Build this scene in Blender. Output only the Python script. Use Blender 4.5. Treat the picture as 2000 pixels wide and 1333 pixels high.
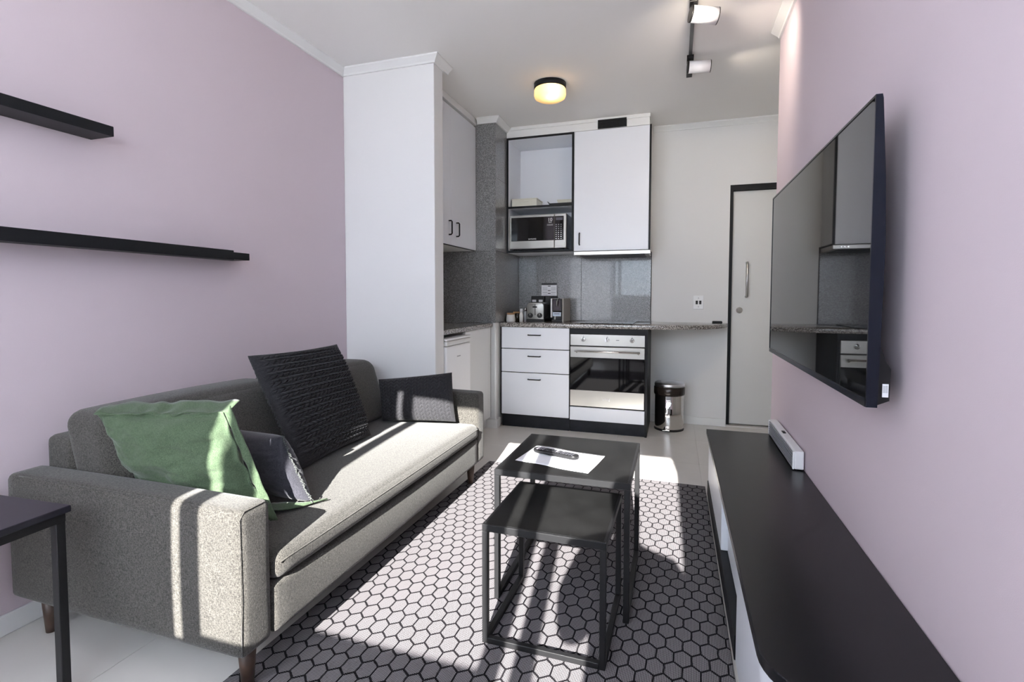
import bpy, bmesh, math, random
from mathutils import Vector, Matrix, noise
random.seed(7)
for o in list(bpy.data.objects): bpy.data.objects.remove(o)
SC = bpy.context.scene
COL = SC.collection
R = math.radians

# ------------------------------------------------------------------ camera
CAM_H, YAW, PITCH, ROLL, FPX, CY = 1.1397, 17.8615, 2.5909, 0.0703, 989.0995, 623.9973
cd = bpy.data.cameras.new('camera'); cam = bpy.data.objects.new('camera', cd); COL.objects.link(cam)
cd.sensor_width = 36.0; cd.sensor_fit = 'HORIZONTAL'
cd.lens = FPX / 2000 * 36.0
cd.shift_y = -(666.5 - CY) / 2000.0
cd.clip_start = 0.01
yw, pt, rl = R(YAW), R(PITCH), R(ROLL)
fwd = Vector((-math.sin(yw) * math.cos(pt), math.cos(yw) * math.cos(pt), -math.sin(pt)))
rgt = Vector((math.cos(yw), math.sin(yw), 0)); up = rgt.cross(fwd)
r2 = rgt * math.cos(rl) + up * math.sin(rl); u2 = up * math.cos(rl) - rgt * math.sin(rl)
m3 = Matrix((r2, u2, -fwd)).transposed()
cam.matrix_world = Matrix.Translation((0, 0, CAM_H)) @ m3.to_4x4()
SC.camera = cam

# ------------------------------------------------------------------ light
SUN_DX, SUN_DZ = -0.120, -0.52            # per unit of travel along +y
w = bpy.data.worlds.new('world'); SC.world = w; w.use_nodes = True
wn = w.node_tree; wb = wn.nodes['Background']
wb.inputs['Color'].default_value = (0.74, 0.86, 1.0, 1); wb.inputs['Strength'].default_value = 11.0
sd = bpy.data.lights.new('sun', 'SUN'); so = bpy.data.objects.new('sun', sd); COL.objects.link(so)
sd.energy = 34.0; sd.angle = R(0.4); sd.color = (1.0, 0.975, 0.93)
so.rotation_euler = Vector((SUN_DX, 1, SUN_DZ)).to_track_quat('-Z', 'Y').to_euler()
so.location = (1, -6, 5)
vs = SC.view_settings
vs.view_transform = 'Standard'; vs.look = 'None'; vs.gamma = 1.0; vs.use_curve_mapping = False
vs.exposure = 0.08

# ------------------------------------------------------------------ materials
MATS = {}
def nmat(name):
    m = bpy.data.materials.new(name); m.use_nodes = True
    return m, m.node_tree, m.node_tree.nodes['Principled BSDF']
def mat(name, col, rough=0.5, metal=0.0, spec=0.5, var=0.0, scale=20.0, bump=0.0, bscale=200.0, coat=0.0, emit=None, estr=0.0):
    if name in MATS: return MATS[name]
    m, t, b = nmat(name)
    b.inputs['Base Color'].default_value = (*col, 1); b.inputs['Roughness'].default_value = rough
    b.inputs['Metallic'].default_value = metal; b.inputs['Specular IOR Level'].default_value = spec
    b.inputs['Coat Weight'].default_value = coat
    if emit: b.inputs['Emission Color'].default_value = (*emit, 1); b.inputs['Emission Strength'].default_value = estr
    tc = t.nodes.new('ShaderNodeTexCoord')
    if var > 0:
        n = t.nodes.new('ShaderNodeTexNoise'); n.inputs['Scale'].default_value = scale; n.inputs['Detail'].default_value = 4
        t.links.new(tc.outputs['Object'], n.inputs['Vector'])
        r = t.nodes.new('ShaderNodeValToRGB'); r.color_ramp.elements[0].position = .3; r.color_ramp.elements[1].position = .7
        r.color_ramp.elements[0].color = (*[c * (1 - var) for c in col], 1)
        r.color_ramp.elements[1].color = (*[min(1, c * (1 + var)) for c in col], 1)
        t.links.new(n.outputs['Fac'], r.inputs['Fac']); t.links.new(r.outputs['Color'], b.inputs['Base Color'])
    if bump > 0:
        n2 = t.nodes.new('ShaderNodeTexNoise'); n2.inputs['Scale'].default_value = bscale; n2.inputs['Detail'].default_value = 3
        t.links.new(tc.outputs['Object'], n2.inputs['Vector'])
        bp = t.nodes.new('ShaderNodeBump'); bp.inputs['Strength'].default_value = bump; bp.inputs['Distance'].default_value = .002
        t.links.new(n2.outputs['Fac'], bp.inputs['Height']); t.links.new(bp.outputs['Normal'], b.inputs['Normal'])
    MATS[name] = m; return m

def ramp(t, fac, stops, interp='LINEAR'):
    r = t.nodes.new('ShaderNodeValToRGB'); r.color_ramp.interpolation = interp
    e = r.color_ramp.elements
    while len(e) < len(stops): e.new(.5)
    for i, (p, c) in enumerate(stops): e[i].position = p; e[i].color = (*c, 1)
    t.links.new(fac, r.inputs['Fac']); return r.outputs['Color']

def fabric(name, c0, c1, sc=420.0, bump=.5, sheen=.2):
    m, t, b = nmat(name)
    tc = t.nodes.new('ShaderNodeTexCoord'); outs = []
    for k, s in enumerate(((sc * .28, sc, sc), (sc, sc * .28, sc), (sc, sc, sc * .28))):
        mp = t.nodes.new('ShaderNodeMapping'); mp.inputs['Scale'].default_value = s
        n = t.nodes.new('ShaderNodeTexNoise'); n.inputs['Scale'].default_value = 1.0; n.inputs['Detail'].default_value = 1.5
        t.links.new(tc.outputs['Object'], mp.inputs['Vector']); t.links.new(mp.outputs['Vector'], n.inputs['Vector']); outs.append(n.outputs['Fac'])
    a = t.nodes.new('ShaderNodeMath'); a.operation = 'ADD'; t.links.new(outs[0], a.inputs[0]); t.links.new(outs[1], a.inputs[1])
    a2 = t.nodes.new('ShaderNodeMath'); a2.operation = 'ADD'; t.links.new(a.outputs[0], a2.inputs[0]); t.links.new(outs[2], a2.inputs[1])
    a3 = t.nodes.new('ShaderNodeMath'); a3.operation = 'DIVIDE'; t.links.new(a2.outputs[0], a3.inputs[0]); a3.inputs[1].default_value = 3
    c = ramp(t, a3.outputs[0], [(.41, c0), (.59, c1)]); t.links.new(c, b.inputs['Base Color'])
    bp = t.nodes.new('ShaderNodeBump'); bp.inputs['Strength'].default_value = bump; bp.inputs['Distance'].default_value = .003
    t.links.new(a3.outputs[0], bp.inputs['Height']); t.links.new(bp.outputs['Normal'], b.inputs['Normal'])
    b.inputs['Roughness'].default_value = .95; b.inputs['Specular IOR Level'].default_value = .15
    b.inputs['Sheen Weight'].default_value = sheen
    MATS[name] = m; return m

def granite(name, cols, sc=260.0, rough=.15, coat=.3):
    m, t, b = nmat(name)
    tc = t.nodes.new('ShaderNodeTexCoord')
    v = t.nodes.new('ShaderNodeTexVoronoi'); v.inputs['Scale'].default_value = sc
    t.links.new(tc.outputs['Object'], v.inputs['Vector'])
    sx = t.nodes.new('ShaderNodeSeparateColor'); t.links.new(v.outputs['Color'], sx.inputs[0])
    n = t.nodes.new('ShaderNodeTexNoise'); n.inputs['Scale'].default_value = sc * .55; n.inputs['Detail'].default_value = 3
    t.links.new(tc.outputs['Object'], n.inputs['Vector'])
    mx = t.nodes.new('ShaderNodeMath'); mx.operation = 'ADD'; t.links.new(sx.outputs[0], mx.inputs[0]); t.links.new(n.outputs['Fac'], mx.inputs[1])
    mh = t.nodes.new('ShaderNodeMath'); mh.operation = 'MULTIPLY'; mh.inputs[1].default_value = .5; t.links.new(mx.outputs[0], mh.inputs[0])
    c = ramp(t, mh.outputs[0], [(.2, cols[0]), (.42, cols[1]), (.58, cols[2]), (.78, cols[3])])
    t.links.new(c, b.inputs['Base Color']); b.inputs['Roughness'].default_value = rough; b.inputs['Coat Weight'].default_value = coat
    b.inputs['Coat Roughness'].default_value = .04
    MATS[name] = m; return m

def brushed(name, col=(.43, .42, .395), rough=.3, axis=0):
    m, t, b = nmat(name)
    tc = t.nodes.new('ShaderNodeTexCoord'); mp = t.nodes.new('ShaderNodeMapping')
    s = [900, 900, 900]; s[axis] = 6; mp.inputs['Scale'].default_value = s
    n = t.nodes.new('ShaderNodeTexNoise'); n.inputs['Scale'].default_value = 1
    t.links.new(tc.outputs['Object'], mp.inputs['Vector']); t.links.new(mp.outputs['Vector'], n.inputs['Vector'])
    mr = t.nodes.new('ShaderNodeMapRange'); mr.inputs['To Min'].default_value = rough - .06; mr.inputs['To Max'].default_value = rough + .08
    t.links.new(n.outputs['Fac'], mr.inputs['Value']); t.links.new(mr.outputs[0], b.inputs['Roughness'])
    b.inputs['Base Color'].default_value = (*col, 1); b.inputs['Metallic'].default_value = 1
    MATS[name] = m; return m

def rug_material():
    m, t, b = nmat('rug_weave')
    def M(op, a, bb=None, c=None):
        n = t.nodes.new('ShaderNodeMath'); n.operation = op
        for i, v in enumerate((a, bb, c)):
            if v is None: continue
            if isinstance(v, (int, float)): n.inputs[i].default_value = v
            else: t.links.new(v, n.inputs[i])
        return n.outputs[0]
    tc = t.nodes.new('ShaderNodeTexCoord'); mp = t.nodes.new('ShaderNodeMapping')
    mp.inputs['Rotation'].default_value = (0, 0, R(1.8)); t.links.new(tc.outputs['Object'], mp.inputs['Vector'])
    nz = t.nodes.new('ShaderNodeTexNoise'); nz.inputs['Scale'].default_value = 30; t.links.new(tc.outputs['Object'], nz.inputs['Vector'])
    sp = t.nodes.new('ShaderNodeSeparateXYZ'); t.links.new(mp.outputs['Vector'], sp.inputs[0])
    wob = M('MULTIPLY', M('SUBTRACT', nz.outputs['Fac'], .5), .006)
    px, ry = .0531, .0618
    u = M('DIVIDE', M('ADD', sp.outputs['X'], wob), px); v = M('MULTIPLY', M('DIVIDE', M('ADD', sp.outputs['Y'], wob), ry), .8660254)
    def cell(du, dv):
        gx = M('SUBTRACT', M('FLOORED_MODULO', M('ADD', u, du), 1.0), .5)
        gy = M('SUBTRACT', M('FLOORED_MODULO', M('ADD', v, dv), 1.7320508), .8660254)
        ax = M('ABSOLUTE', gx); ay = M('ABSOLUTE', gy)
        return M('MAXIMUM', ax, M('ADD', M('MULTIPLY', ax, .5), M('MULTIPLY', ay, .8660254)))
    h = M('MINIMUM', cell(0, 0), cell(.5, .8660254))
    line = ramp(t, h, [(.438, (0, 0, 0)), (.458, (1, 1, 1))])
    # weave: small basket grid
    k = 2 * math.pi / .0066
    wv = M('MULTIPLY', M('SINE', M('MULTIPLY', M('ADD', sp.outputs['X'], sp.outputs['Y']), k * .7071)), M('SINE', M('MULTIPLY', M('SUBTRACT', sp.outputs['X'], sp.outputs['Y']), k * .7071)))
    wv01 = M('MULTIPLY_ADD', wv, .5, .5)
    cellc = ramp(t, wv01, [(.30, (.02, .019, .021)), (.70, (.31, .29, .303))])
    mix = t.nodes.new('ShaderNodeMix'); mix.data_type = 'RGBA'
    t.links.new(line, mix.inputs['Factor']); t.links.new(cellc, mix.inputs['A']); mix.inputs['B'].default_value = (.012, .011, .013, 1)
    t.links.new(mix.outputs['Result'], b.inputs['Base Color'])
    bp = t.nodes.new('ShaderNodeBump'); bp.inputs['Strength'].default_value = .4; bp.inputs['Distance'].default_value = .002
    t.links.new(wv01, bp.inputs['Height']); t.links.new(bp.outputs['Normal'], b.inputs['Normal'])
    b.inputs['Roughness'].default_value = .95; b.inputs['Specular IOR Level'].default_value = .1
    return m

def glass_pane():
    m = bpy.data.materials.new('window_glass'); m.use_nodes = True; t = m.node_tree; t.nodes.clear()
    o = t.nodes.new('ShaderNodeOutputMaterial'); mx = t.nodes.new('ShaderNodeMixShader'); mx.inputs[0].default_value = .06
    a = t.nodes.new('ShaderNodeBsdfTransparent'); g = t.nodes.new('ShaderNodeBsdfGlossy'); g.inputs['Roughness'].default_value = .02
    t.links.new(a.outputs[0], mx.inputs[1]); t.links.new(g.outputs[0], mx.inputs[2]); t.links.new(mx.outputs[0], o.inputs[0])
    return m

PINK = mat('pink_paint', (.655, .56, .605), .85, spec=.2, bump=.12, bscale=350)
WHITEW = mat('white_wall_paint', (.78, .775, .77), .8, spec=.25, bump=.1, bscale=350)
CEILM = mat('ceiling_paint', (.87, .855, .835), .9, spec=.15)
TRIMM = mat('trim_gloss_white', (.80, .80, .79), .45)
LAM = mat('white_laminate', (.80, .82, .87), .32)
LAMG = mat('pale_laminate', (.70, .70, .69), .4)
BLACKE = mat('black_edging', (.010, .011, .013), .45, spec=.2)
PLINTH = mat('dark_plinth', (.015, .017, .022), .5, spec=.2, var=.3, scale=15)
BLKMET = mat('black_powder_metal', (.011, .011, .012), .45, spec=.35, bump=.25, bscale=900)
TABTOP = mat('black_table_top', (.010, .010, .010), .5, spec=.2, var=.35, scale=9, bump=.15, bscale=700)
BLKLAM = mat('black_console_top', (.010, .010, .012), .27, spec=.35, var=.25, scale=300)
TILE = mat('floor_tile', (.70, .67, .635), .28, var=.03, scale=5, bump=.05, bscale=40)
GROUT = mat('floor_grout', (.66, .63, .60), .8)
GRAN_G = granite('grey_granite', [(.055, .056, .058), (.15, .152, .156), (.25, .252, .256), (.44, .44, .44)], 330, .30, .45)
GRAN_T = granite('worktop_granite', [(.02, .018, .017), (.14, .125, .115), (.33, .31, .29), (.62, .59, .56)], 190, .12)
STEEL = brushed('brushed_steel'); CHROME = mat('chrome', (.75, .74, .72), .06, 1.0)
HANDST = brushed('handle_steel', (.5, .49, .47), .3, 2)
BGLASS = mat('black_glass', (.004, .004, .005), .04, spec=.5, coat=.0)
SCREEN = mat('tv_screen_gloss', (.008, .009, .010), .02, spec=.42, coat=.0)
TVBODY = mat('tv_plastic', (.008, .010, .018), .2, spec=.25)
BPLAST = mat('black_plastic', (.012, .012, .013), .38, spec=.28)
SOFA = fabric('sofa_tweed', (.027, .025, .0225), (.105, .099, .088), 480, .6)
GREEN = fabric('green_linen', (.052, .080, .046), (.088, .124, .074), 500, .25)
KNIT = fabric('charcoal_knit', (.018, .018, .021), (.040, .039, .043), 500, .4, .1)
VELVET = fabric('grey_velvet', (.028, .028, .036), (.05, .049, .06), 400, .3, .35)
WOOD = mat('dark_walnut', (.055, .032, .022), .45, var=.3, scale=30)
WOODL = mat('light_wood', (.42, .23, .11), .5, var=.2, scale=60)
CREAM = mat('cream_plastic', (.72, .70, .60), .4)
CERAM = mat('white_ceramic', (.80, .78, .75), .3)
PAPER = mat('white_paper', (.85, .85, .88), .7)
INK = mat('dark_ink', (.03, .03, .035), .7)
GREYINK = mat('grey_ink', (.38, .38, .40), .7)
BEIGE = mat('taupe_plastic', (.42, .39, .35), .4)
WPLAST = mat('white_plastic', (.88, .88, .89), .35)
SILVERP = mat('silver_plastic', (.40, .39, .365), .33, .7)
GLASSW = glass_pane()
def translucent(name, col, mixd=.35):
    m = bpy.data.materials.new(name); m.use_nodes = True; t = m.node_tree; t.nodes.clear()
    o = t.nodes.new('ShaderNodeOutputMaterial'); mx = t.nodes.new('ShaderNodeMixShader'); mx.inputs[0].default_value = mixd
    a = t.nodes.new('ShaderNodeBsdfTranslucent'); d = t.nodes.new('ShaderNodeBsdfDiffuse')
    a.inputs[0].default_value = (*col, 1); d.inputs[0].default_value = (*col, 1)
    t.links.new(a.outputs[0], mx.inputs[1]); t.links.new(d.outputs[0], mx.inputs[2]); t.links.new(mx.outputs[0], o.inputs[0]); return m
SHEER = translucent('fill_sheer_cloth', (.55, .56, .60), .35)
RUG = rug_material()
SKIN = mat('skin', (.55, .36, .27), .6); CLOTH = mat('dark_cloth', (.03, .035, .05), .9)
OUTD = mat('bounce_ground', (.74, .72, .69), .9, var=.1, scale=3)
CURT = mat('added_linen', (.55, .54, .53), .95)

# ------------------------------------------------------------------ builder
WORLD = {}
def props(o, label=None, cat=None, group=None, kind=None):
    if label: o['label'] = label
    if cat: o['category'] = cat
    if group: o['group'] = group
    if kind: o['kind'] = kind
    return o
def thing(name, label, cat, loc=(0, 0, 0), group=None):
    o = bpy.data.objects.new(name, None); COL.objects.link(o); o.location = loc; o.empty_display_size = .1
    WORLD[o.name] = Matrix.Translation(loc); return props(o, label, cat, group)

class B:
    """collects geometry given in world coordinates"""
    def __init__(s): s.bm = bmesh.new()
    def box(s, x0, x1, y0, y1, z0, z1, r=0.0, seg=2):
        t = bmesh.new(); bmesh.ops.create_cube(t, size=1)
        for v in t.verts: v.co = Vector(((x0 + x1) / 2 + v.co.x * (x1 - x0), (y0 + y1) / 2 + v.co.y * (y1 - y0), (z0 + z1) / 2 + v.co.z * (z1 - z0)))
        if r > 0:
            r = min(r, .49 * min(abs(x1 - x0), abs(y1 - y0), abs(z1 - z0)))
            bmesh.ops.bevel(t, geom=t.edges[:] + t.verts[:], offset=r, segments=seg, profile=.5, affect='EDGES')
        s.merge(t); return s
    def merge(s, t):
        mp = {}
        for v in t.verts: mp[v] = s.bm.verts.new(v.co)
        for f in t.faces:
            try:
                nf = s.bm.faces.new([mp[v] for v in f.verts]); nf.smooth = f.smooth
            except ValueError: pass
        t.free(); return s
    def prism(s, pts, z0, z1, axis='z', r=0.0, seg=2):
        """pts 2-D polygon; axis z: (x,y); axis y: (x,z) swept z0..z1 along y; axis x: (y,z)"""
        t = bmesh.new()
        def P(a, b, c): return {'z': (a, b, c), 'y': (a, c, b), 'x': (c, a, b)}[axis]
        lo = [t.verts.new(P(a, b, z0)) for a, b in pts]; hi = [t.verts.new(P(a, b, z1)) for a, b in pts]
        n = len(pts); t.faces.new(lo[::-1]); t.faces.new(hi)
        for i in range(n): t.faces.new((lo[i], lo[(i + 1) % n], hi[(i + 1) % n], hi[i]))
        bmesh.ops.recalc_face_normals(t, faces=t.faces[:])
        if r > 0:
            ed = [e for e in t.edges if len({v in lo for v in e.verts}) == 1]
            bmesh.ops.bevel(t, geom=ed, offset=r, segments=seg, profile=.5, affect='EDGES')
        return s.merge(t)
    def cyl(s, p0, p1, r0, r1=None, n=24, caps=True, smooth=True):
        r1 = r0 if r1 is None else r1; p0, p1 = Vector(p0), Vector(p1); d = (p1 - p0).normalized()
        a = d.orthogonal().normalized(); b = d.cross(a)
        L = [[s.bm.verts.new(p + (a * math.cos(2 * math.pi * i / n) + b * math.sin(2 * math.pi * i / n)) * r) for i in range(n)] for p, r in ((p0, r0), (p1, r1))]
        for i in range(n):
            f = s.bm.faces.new((L[0][i], L[0][(i + 1) % n], L[1][(i + 1) % n], L[1][i])); f.smooth = smooth
        if caps: s.bm.faces.new(L[0][::-1]); s.bm.faces.new(L[1])
        return s
    def lathe(s, c, prof, n=40, smooth=True):
        """prof list of (r,z) around vertical axis at c=(x,y)"""
        rings = []
        for r, z in prof:
            if r < 1e-6: rings.append([s.bm.verts.new((c[0], c[1], z))])
            else: rings.append([s.bm.verts.new((c[0] + r * math.cos(2 * math.pi * i / n), c[1] + r * math.sin(2 * math.pi * i / n), z)) for i in range(n)])
        for A, C in zip(rings, rings[1:]):
            for i in range(n):
                j = (i + 1) % n
                vs = [A[i % len(A)], A[j % len(A)], C[j % len(C)], C[i % len(C)]]
                u = []
                for v in vs:
                    if v not in u: u.append(v)
                if len(u) > 2:
                    f = s.bm.faces.new(u); f.smooth = smooth
        return s
    def tube(s, pts, r, n=10):
        pts = [Vector(p) for p in pts]; rings = []
        for i, p in enumerate(pts):
            d = (pts[min(i + 1, len(pts) - 1)] - pts[max(i - 1, 0)]).normalized()
            if i == 0: a = d.orthogonal().normalized()
            a = (a - d * a.dot(d)).normalized(); b = d.cross(a)
            rings.append([s.bm.verts.new(p + (a * math.cos(2 * math.pi * k / n) + b * math.sin(2 * math.pi * k / n)) * r) for k in range(n)])
        for A, C in zip(rings, rings[1:]):
            for k in range(n):
                f = s.bm.faces.new((A[k], A[(k + 1) % n], C[(k + 1) % n], C[k])); f.smooth = True
        s.bm.faces.new(rings[0][::-1]); s.bm.faces.new(rings[-1]); return s
    def build(s, name, m, parent=None, smooth=None, **kw):
        bmesh.ops.recalc_face_normals(s.bm, faces=s.bm.faces[:])
        me = bpy.data.meshes.new(name); s.bm.to_mesh(me); s.bm.free()
        return link(name, me, m, parent, smooth, **kw)
def link(name, me, m, parent=None, smooth=None, **kw):
    me.materials.clear(); me.materials.append(m)
    if smooth: me.polygons.foreach_set('use_smooth', [True] * len(me.polygons))
    o = bpy.data.objects.new(name, me); COL.objects.link(o)
    if parent is not None:
        W = WORLD[parent.name]; me.transform(W.inverted()); o.parent = parent; WORLD[o.name] = W.copy()
    else:
        # origin at base centre
        if me.vertices:
            xs = [v.co.x for v in me.vertices]; ys = [v.co.y for v in me.vertices]; zs = [v.co.z for v in me.vertices]
            c = Vector(((min(xs) + max(xs)) / 2, (min(ys) + max(ys)) / 2, min(zs)))
            me.transform(Matrix.Translation(-c)); o.location = c; WORLD[o.name] = Matrix.Translation(c)
    return props(o, **kw)
def bx(name, m, parent, x0, x1, y0, y1, z0, z1, r=0.0, seg=2, **kw):
    return B().box(x0, x1, y0, y1, z0, z1, r, seg).build(name, m, parent, **kw)
def text_part(name, body, m, parent, loc, size, xdir, updir, depth=.0006):
    cu = bpy.data.curves.new(name, 'FONT'); cu.body = body; cu.size = size; cu.extrude = depth; cu.align_x = 'CENTER'; cu.align_y = 'CENTER'
    o = bpy.data.objects.new(name + '_t', cu); COL.objects.link(o)
    dg = bpy.context.evaluated_depsgraph_get(); me = bpy.data.meshes.new_from_object(o.evaluated_get(dg))
    bpy.data.objects.remove(o); bpy.data.curves.remove(cu)
    X = Vector(xdir).normalized(); U = Vector(updir).normalized(); N = X.cross(U)
    me.transform(Matrix.Translation(loc) @ Matrix((X, U, N)).transposed().to_4x4())
    me.name = name
    return link(name, me, m, parent)

def smooth_by_angle(o, ang=40):
    me = o.data
    me.polygons.foreach_set('use_smooth', [True] * len(me.polygons)); me.set_sharp_from_angle(angle=R(ang))

def soft_box(name, m, parent, x0, x1, y0, y1, z0, z1, r, bulge=(0, 0, 0), cuts=14, fn=None, **kw):
    """upholstered block: rounded corners plus outward bulge on the faces"""
    t = bmesh.new(); bmesh.ops.create_cube(t, size=2)
    bmesh.ops.subdivide_edges(t, edges=t.edges[:], cuts=cuts, use_grid_fill=True)
    hx, hy, hz = (x1 - x0) / 2, (y1 - y0) / 2, (z1 - z0) / 2; c = Vector(((x0 + x1) / 2, (y0 + y1) / 2, (z0 + z1) / 2))
    for v in t.verts:
        # concentrate loops near the edges
        q = Vector([math.copysign(1 - (1 - abs(a)) ** 1.7, a) for a in v.co])
        p = Vector((q.x * hx, q.y * hy, q.z * hz))
        inner = Vector((max(-hx + r, min(hx - r, p.x)), max(-hy + r, min(hy - r, p.y)), max(-hz + r, min(hz - r, p.z))))
        d = p - inner
        if d.length > 1e-9: p = inner + d.normalized() * r if (abs(abs(q.x) - 1) < 1e-6 or abs(abs(q.y) - 1) < 1e-6 or abs(abs(q.z) - 1) < 1e-6) else p
        gx, gy, gz = 1 - q.x ** 2, 1 - q.y ** 2, 1 - q.z ** 2
        p += Vector((math.copysign(1, q.x) * bulge[0] * gy * gz * abs(q.x) ** 4, math.copysign(1, q.y) * bulge[1] * gx * gz * abs(q.y) ** 4, math.copysign(1, q.z) * bulge[2] * gx * gy * abs(q.z) ** 4))
        v.co = c + p
        if fn: v.co = fn(v.co)
    for f in t.faces: f.smooth = True
    b = B(); b.merge(t); return b.build(name, m, parent, **kw)

def piping(name, m, parent, pts, r=.003, **kw):
    return B().tube(pts, r, 6).build(name, m, parent, **kw)

# ------------------------------------------------------------------ room
XL, XR, YB, YE, YW, ZC = -2.132, 0.547, 4.758, 3.281, -0.80, 2.645
ZB = 2.600                       # underside of the cornice
XN, YN0, YN1 = -1.462, 2.934, 3.060   # white nib wall
XNI = 1.45                       # side wall of the entrance niche

fl = bx('floor', GROUT, None, XL - .1, XNI + .1, YW - .1, YB + .1, -.10, -.004, kind='structure')
tile_me = None
x = .17 - 4 * .6
TS = .6
ix = -4
for i in range(-4, 3):
    for j in range(-2, 9):
        xa, xb = max(XL, .17 + i * TS), min(XNI, .17 + (i + 1) * TS); ya, yb = max(YW, .02 + j * TS), min(YB, .02 + (j + 1) * TS)
        if xb - xa < .05 or yb - ya < .05: continue
        if xa > XR and ya < YE - .3: continue
        xb2 = xb
        full = abs(xb - xa - TS) < 1e-6 and abs(yb - ya - TS) < 1e-6
        if full and tile_me:
            o = bpy.data.objects.new('tile', tile_me); COL.objects.link(o); o.parent = fl
            o.location = Vector((xa, ya, 0)) - fl.location
        else:
            b = B().box(.0006, xb2 - xa - .0006, .0006, yb - ya - .0006, -.005, 0, .0004, 1)
            me = bpy.data.meshes.new('tile'); b.bm.to_mesh(me); b.bm.free(); me.materials.append(TILE)
            o = bpy.data.objects.new('tile', me); COL.objects.link(o); o.parent = fl; o.location = Vector((xa, ya, 0)) - fl.location
            if full: tile_me = me
bx('ceiling', CEILM, None, XL - .1, XNI + .1, YW - .1, YB + .1, ZC, ZC + .1, kind='structure')
bx('wall_left', PINK, None, XL - .1, XL, YW - .1, YN1 - .06, 0, ZC, kind='structure')
bx('wall_left_kitchen', WHITEW, None, XL - .1, XL, YN1 - .06, YB + .1, 0, ZC, kind='structure')
bx('wall_right', PINK, None, XR, XR + .12, YW - .1, YE, 0, ZC, kind='structure')
bx('wall_niche', WHITEW, None, XNI, XNI + .1, YE - .1, YB + .1, 0, ZC, kind='structure')
bx('wall_niche_front', WHITEW, None, XR + .12, XNI, YE - .1, YE, 0, ZC, kind='structure')
bx('wall_nib', WHITEW, None, XL, XN, YN0, YN1, 0, ZC, .004, 2, kind='structure')
# back wall with the door opening
DX0, DX1, DZ = .436, 1.30, 2.097
wbk = B()
wbk.box(XL, DX0, YB, YB + .1, 0, ZC); wbk.box(DX1, XNI, YB, YB + .1, 0, ZC); wbk.box(DX0, DX1, YB, YB + .1, DZ, ZC)
wall_back = wbk.build('wall_back', WHITEW, None, kind='structure')
# window wall behind the camera: clear sliding window, plus an added sheer covered pane for soft fill
WX0, WX1, WZ0, WZ1 = -1.143, .545, 1.12, 2.41
GX0, GX1, GZ0 = -2.03, -1.215, .12          # added pane behind the added sheer curtain
ww = B()
ww.box(XL, GX0, YW - .1, YW, 0, ZC); ww.box(GX1, WX0, YW - .1, YW, 0, ZC); ww.box(WX1, XR, YW - .1, YW, 0, ZC)
ww.box(GX0, GX1, YW - .1, YW, 0, GZ0); ww.box(GX0, GX1, YW - .1, YW, WZ1, ZC)
ww.box(WX0, WX1, YW - .1, YW, 0, WZ0); ww.box(WX0, WX1, YW - .1, YW, WZ1, ZC)
ww.build('wall_window', WHITEW, None, kind='structure')
win = thing('window_1', None, None, (-.33, YW - .05, WZ0)); props(win, kind='structure')
ZS0, ZS1 = 1.165, 2.369                     # clear glass
def sash(x0, x1, y, st0, st1):
    b = B()
    b.box(x0, x0 + st0, y, y + .03, WZ0, WZ1); b.box(x1 - st1, x1, y, y + .03, WZ0, WZ1)
    b.box(x0 + st0, x1 - st1, y, y + .03, WZ0, ZS0); b.box(x0 + st0, x1 - st1, y, y + .03, ZS1, WZ1)
    b.build('window_sash', BLKMET, win)
    bx('glass_pane', GLASSW, win, x0 + st0, x1 - st1, y + .012, y + .018, ZS0, ZS1)
sash(-1.106, -.222, YW - .07, .068, .066)
sash(-.184, .544, YW - .07, .066, .012)
fill_win = thing('fill_window', None, None, (-1.62, YW - .05, GZ0)); props(fill_win, kind='structure')  # added pane, lets extra daylight in through the sheer
bx('glass_pane', GLASSW, fill_win, GX0, GX1, YW - .06, YW - .054, GZ0, WZ1)
# unseen ground outside, made pale to bounce light up onto the ceiling
bx('ground_outside', OUTD, None, -30, 30, -40, YW - .1, -.25, -.05, kind='structure')

# cornices: profile swept along walls
def cornice(name, pts, side=1, pr=.045, hh=.045):
    """mitred cornice: pts polyline in plan; room side given by sign of the left normal"""
    prof = [(0, ZB), (.012, ZB), (.016, ZB + .010), (pr, ZC - .010), (pr, ZC - .0005), (0, ZC - .0005)]
    pts = [Vector((p[0], p[1])) for p in pts]; t = bmesh.new(); rings = []
    for i, p in enumerate(pts):
        def nrm(a, b):
            d = (b - a).normalized(); return Vector((-d.y, d.x)) * side
        if i == 0: n = nrm(pts[0], pts[1]); k = 1
        elif i == len(pts) - 1: n = nrm(pts[-2], pts[-1]); k = 1
        else:
            n1, n2 = nrm(pts[i - 1], p), nrm(p, pts[i + 1]); n = (n1 + n2).normalized(); k = 1 / max(.2, n.dot(n1))
        rings.append([t.verts.new((p.x + n.x * a * k, p.y + n.y * a * k, z)) for a, z in prof])
    for A, C in zip(rings, rings[1:]):
        for q in range(len(prof)): t.faces.new((A[q], A[(q + 1) % len(prof)], C[(q + 1) % len(prof)], C[q]))
    t.faces.new(rings[0]); t.faces.new(rings[-1][::-1])
    b = B(); b.merge(t); return b.build(name, TRIMM, None, kind='structure')
cornice('trim_1', [(XL, YW), (XL, YN0), (XN, YN0), (XN, YN1 + .06)], -1)
cornice('trim_2', [(XR, YW), (XR, YE - .02)], 1, .05)
cornice('trim_3', [(-.205, YB), (XNI, YB)], -1, .04)
# baseboards
def board(name, x0, x1, y0, y1, h=.07): bx(name, TRIMM, None, x0, x1, y0, y1, 0, h, .003, 1, kind='structure')
board('baseboard_left', XL, XL + .012, YW, YN0)
board('baseboard_back', -.195, DX0 - .004, YB - .012, YB)
board('baseboard_nib', XL + .012, XN, YN0 - .012, YN0)
board('baseboard_right', XR - .012, XR, YW, 1.0)

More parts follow.
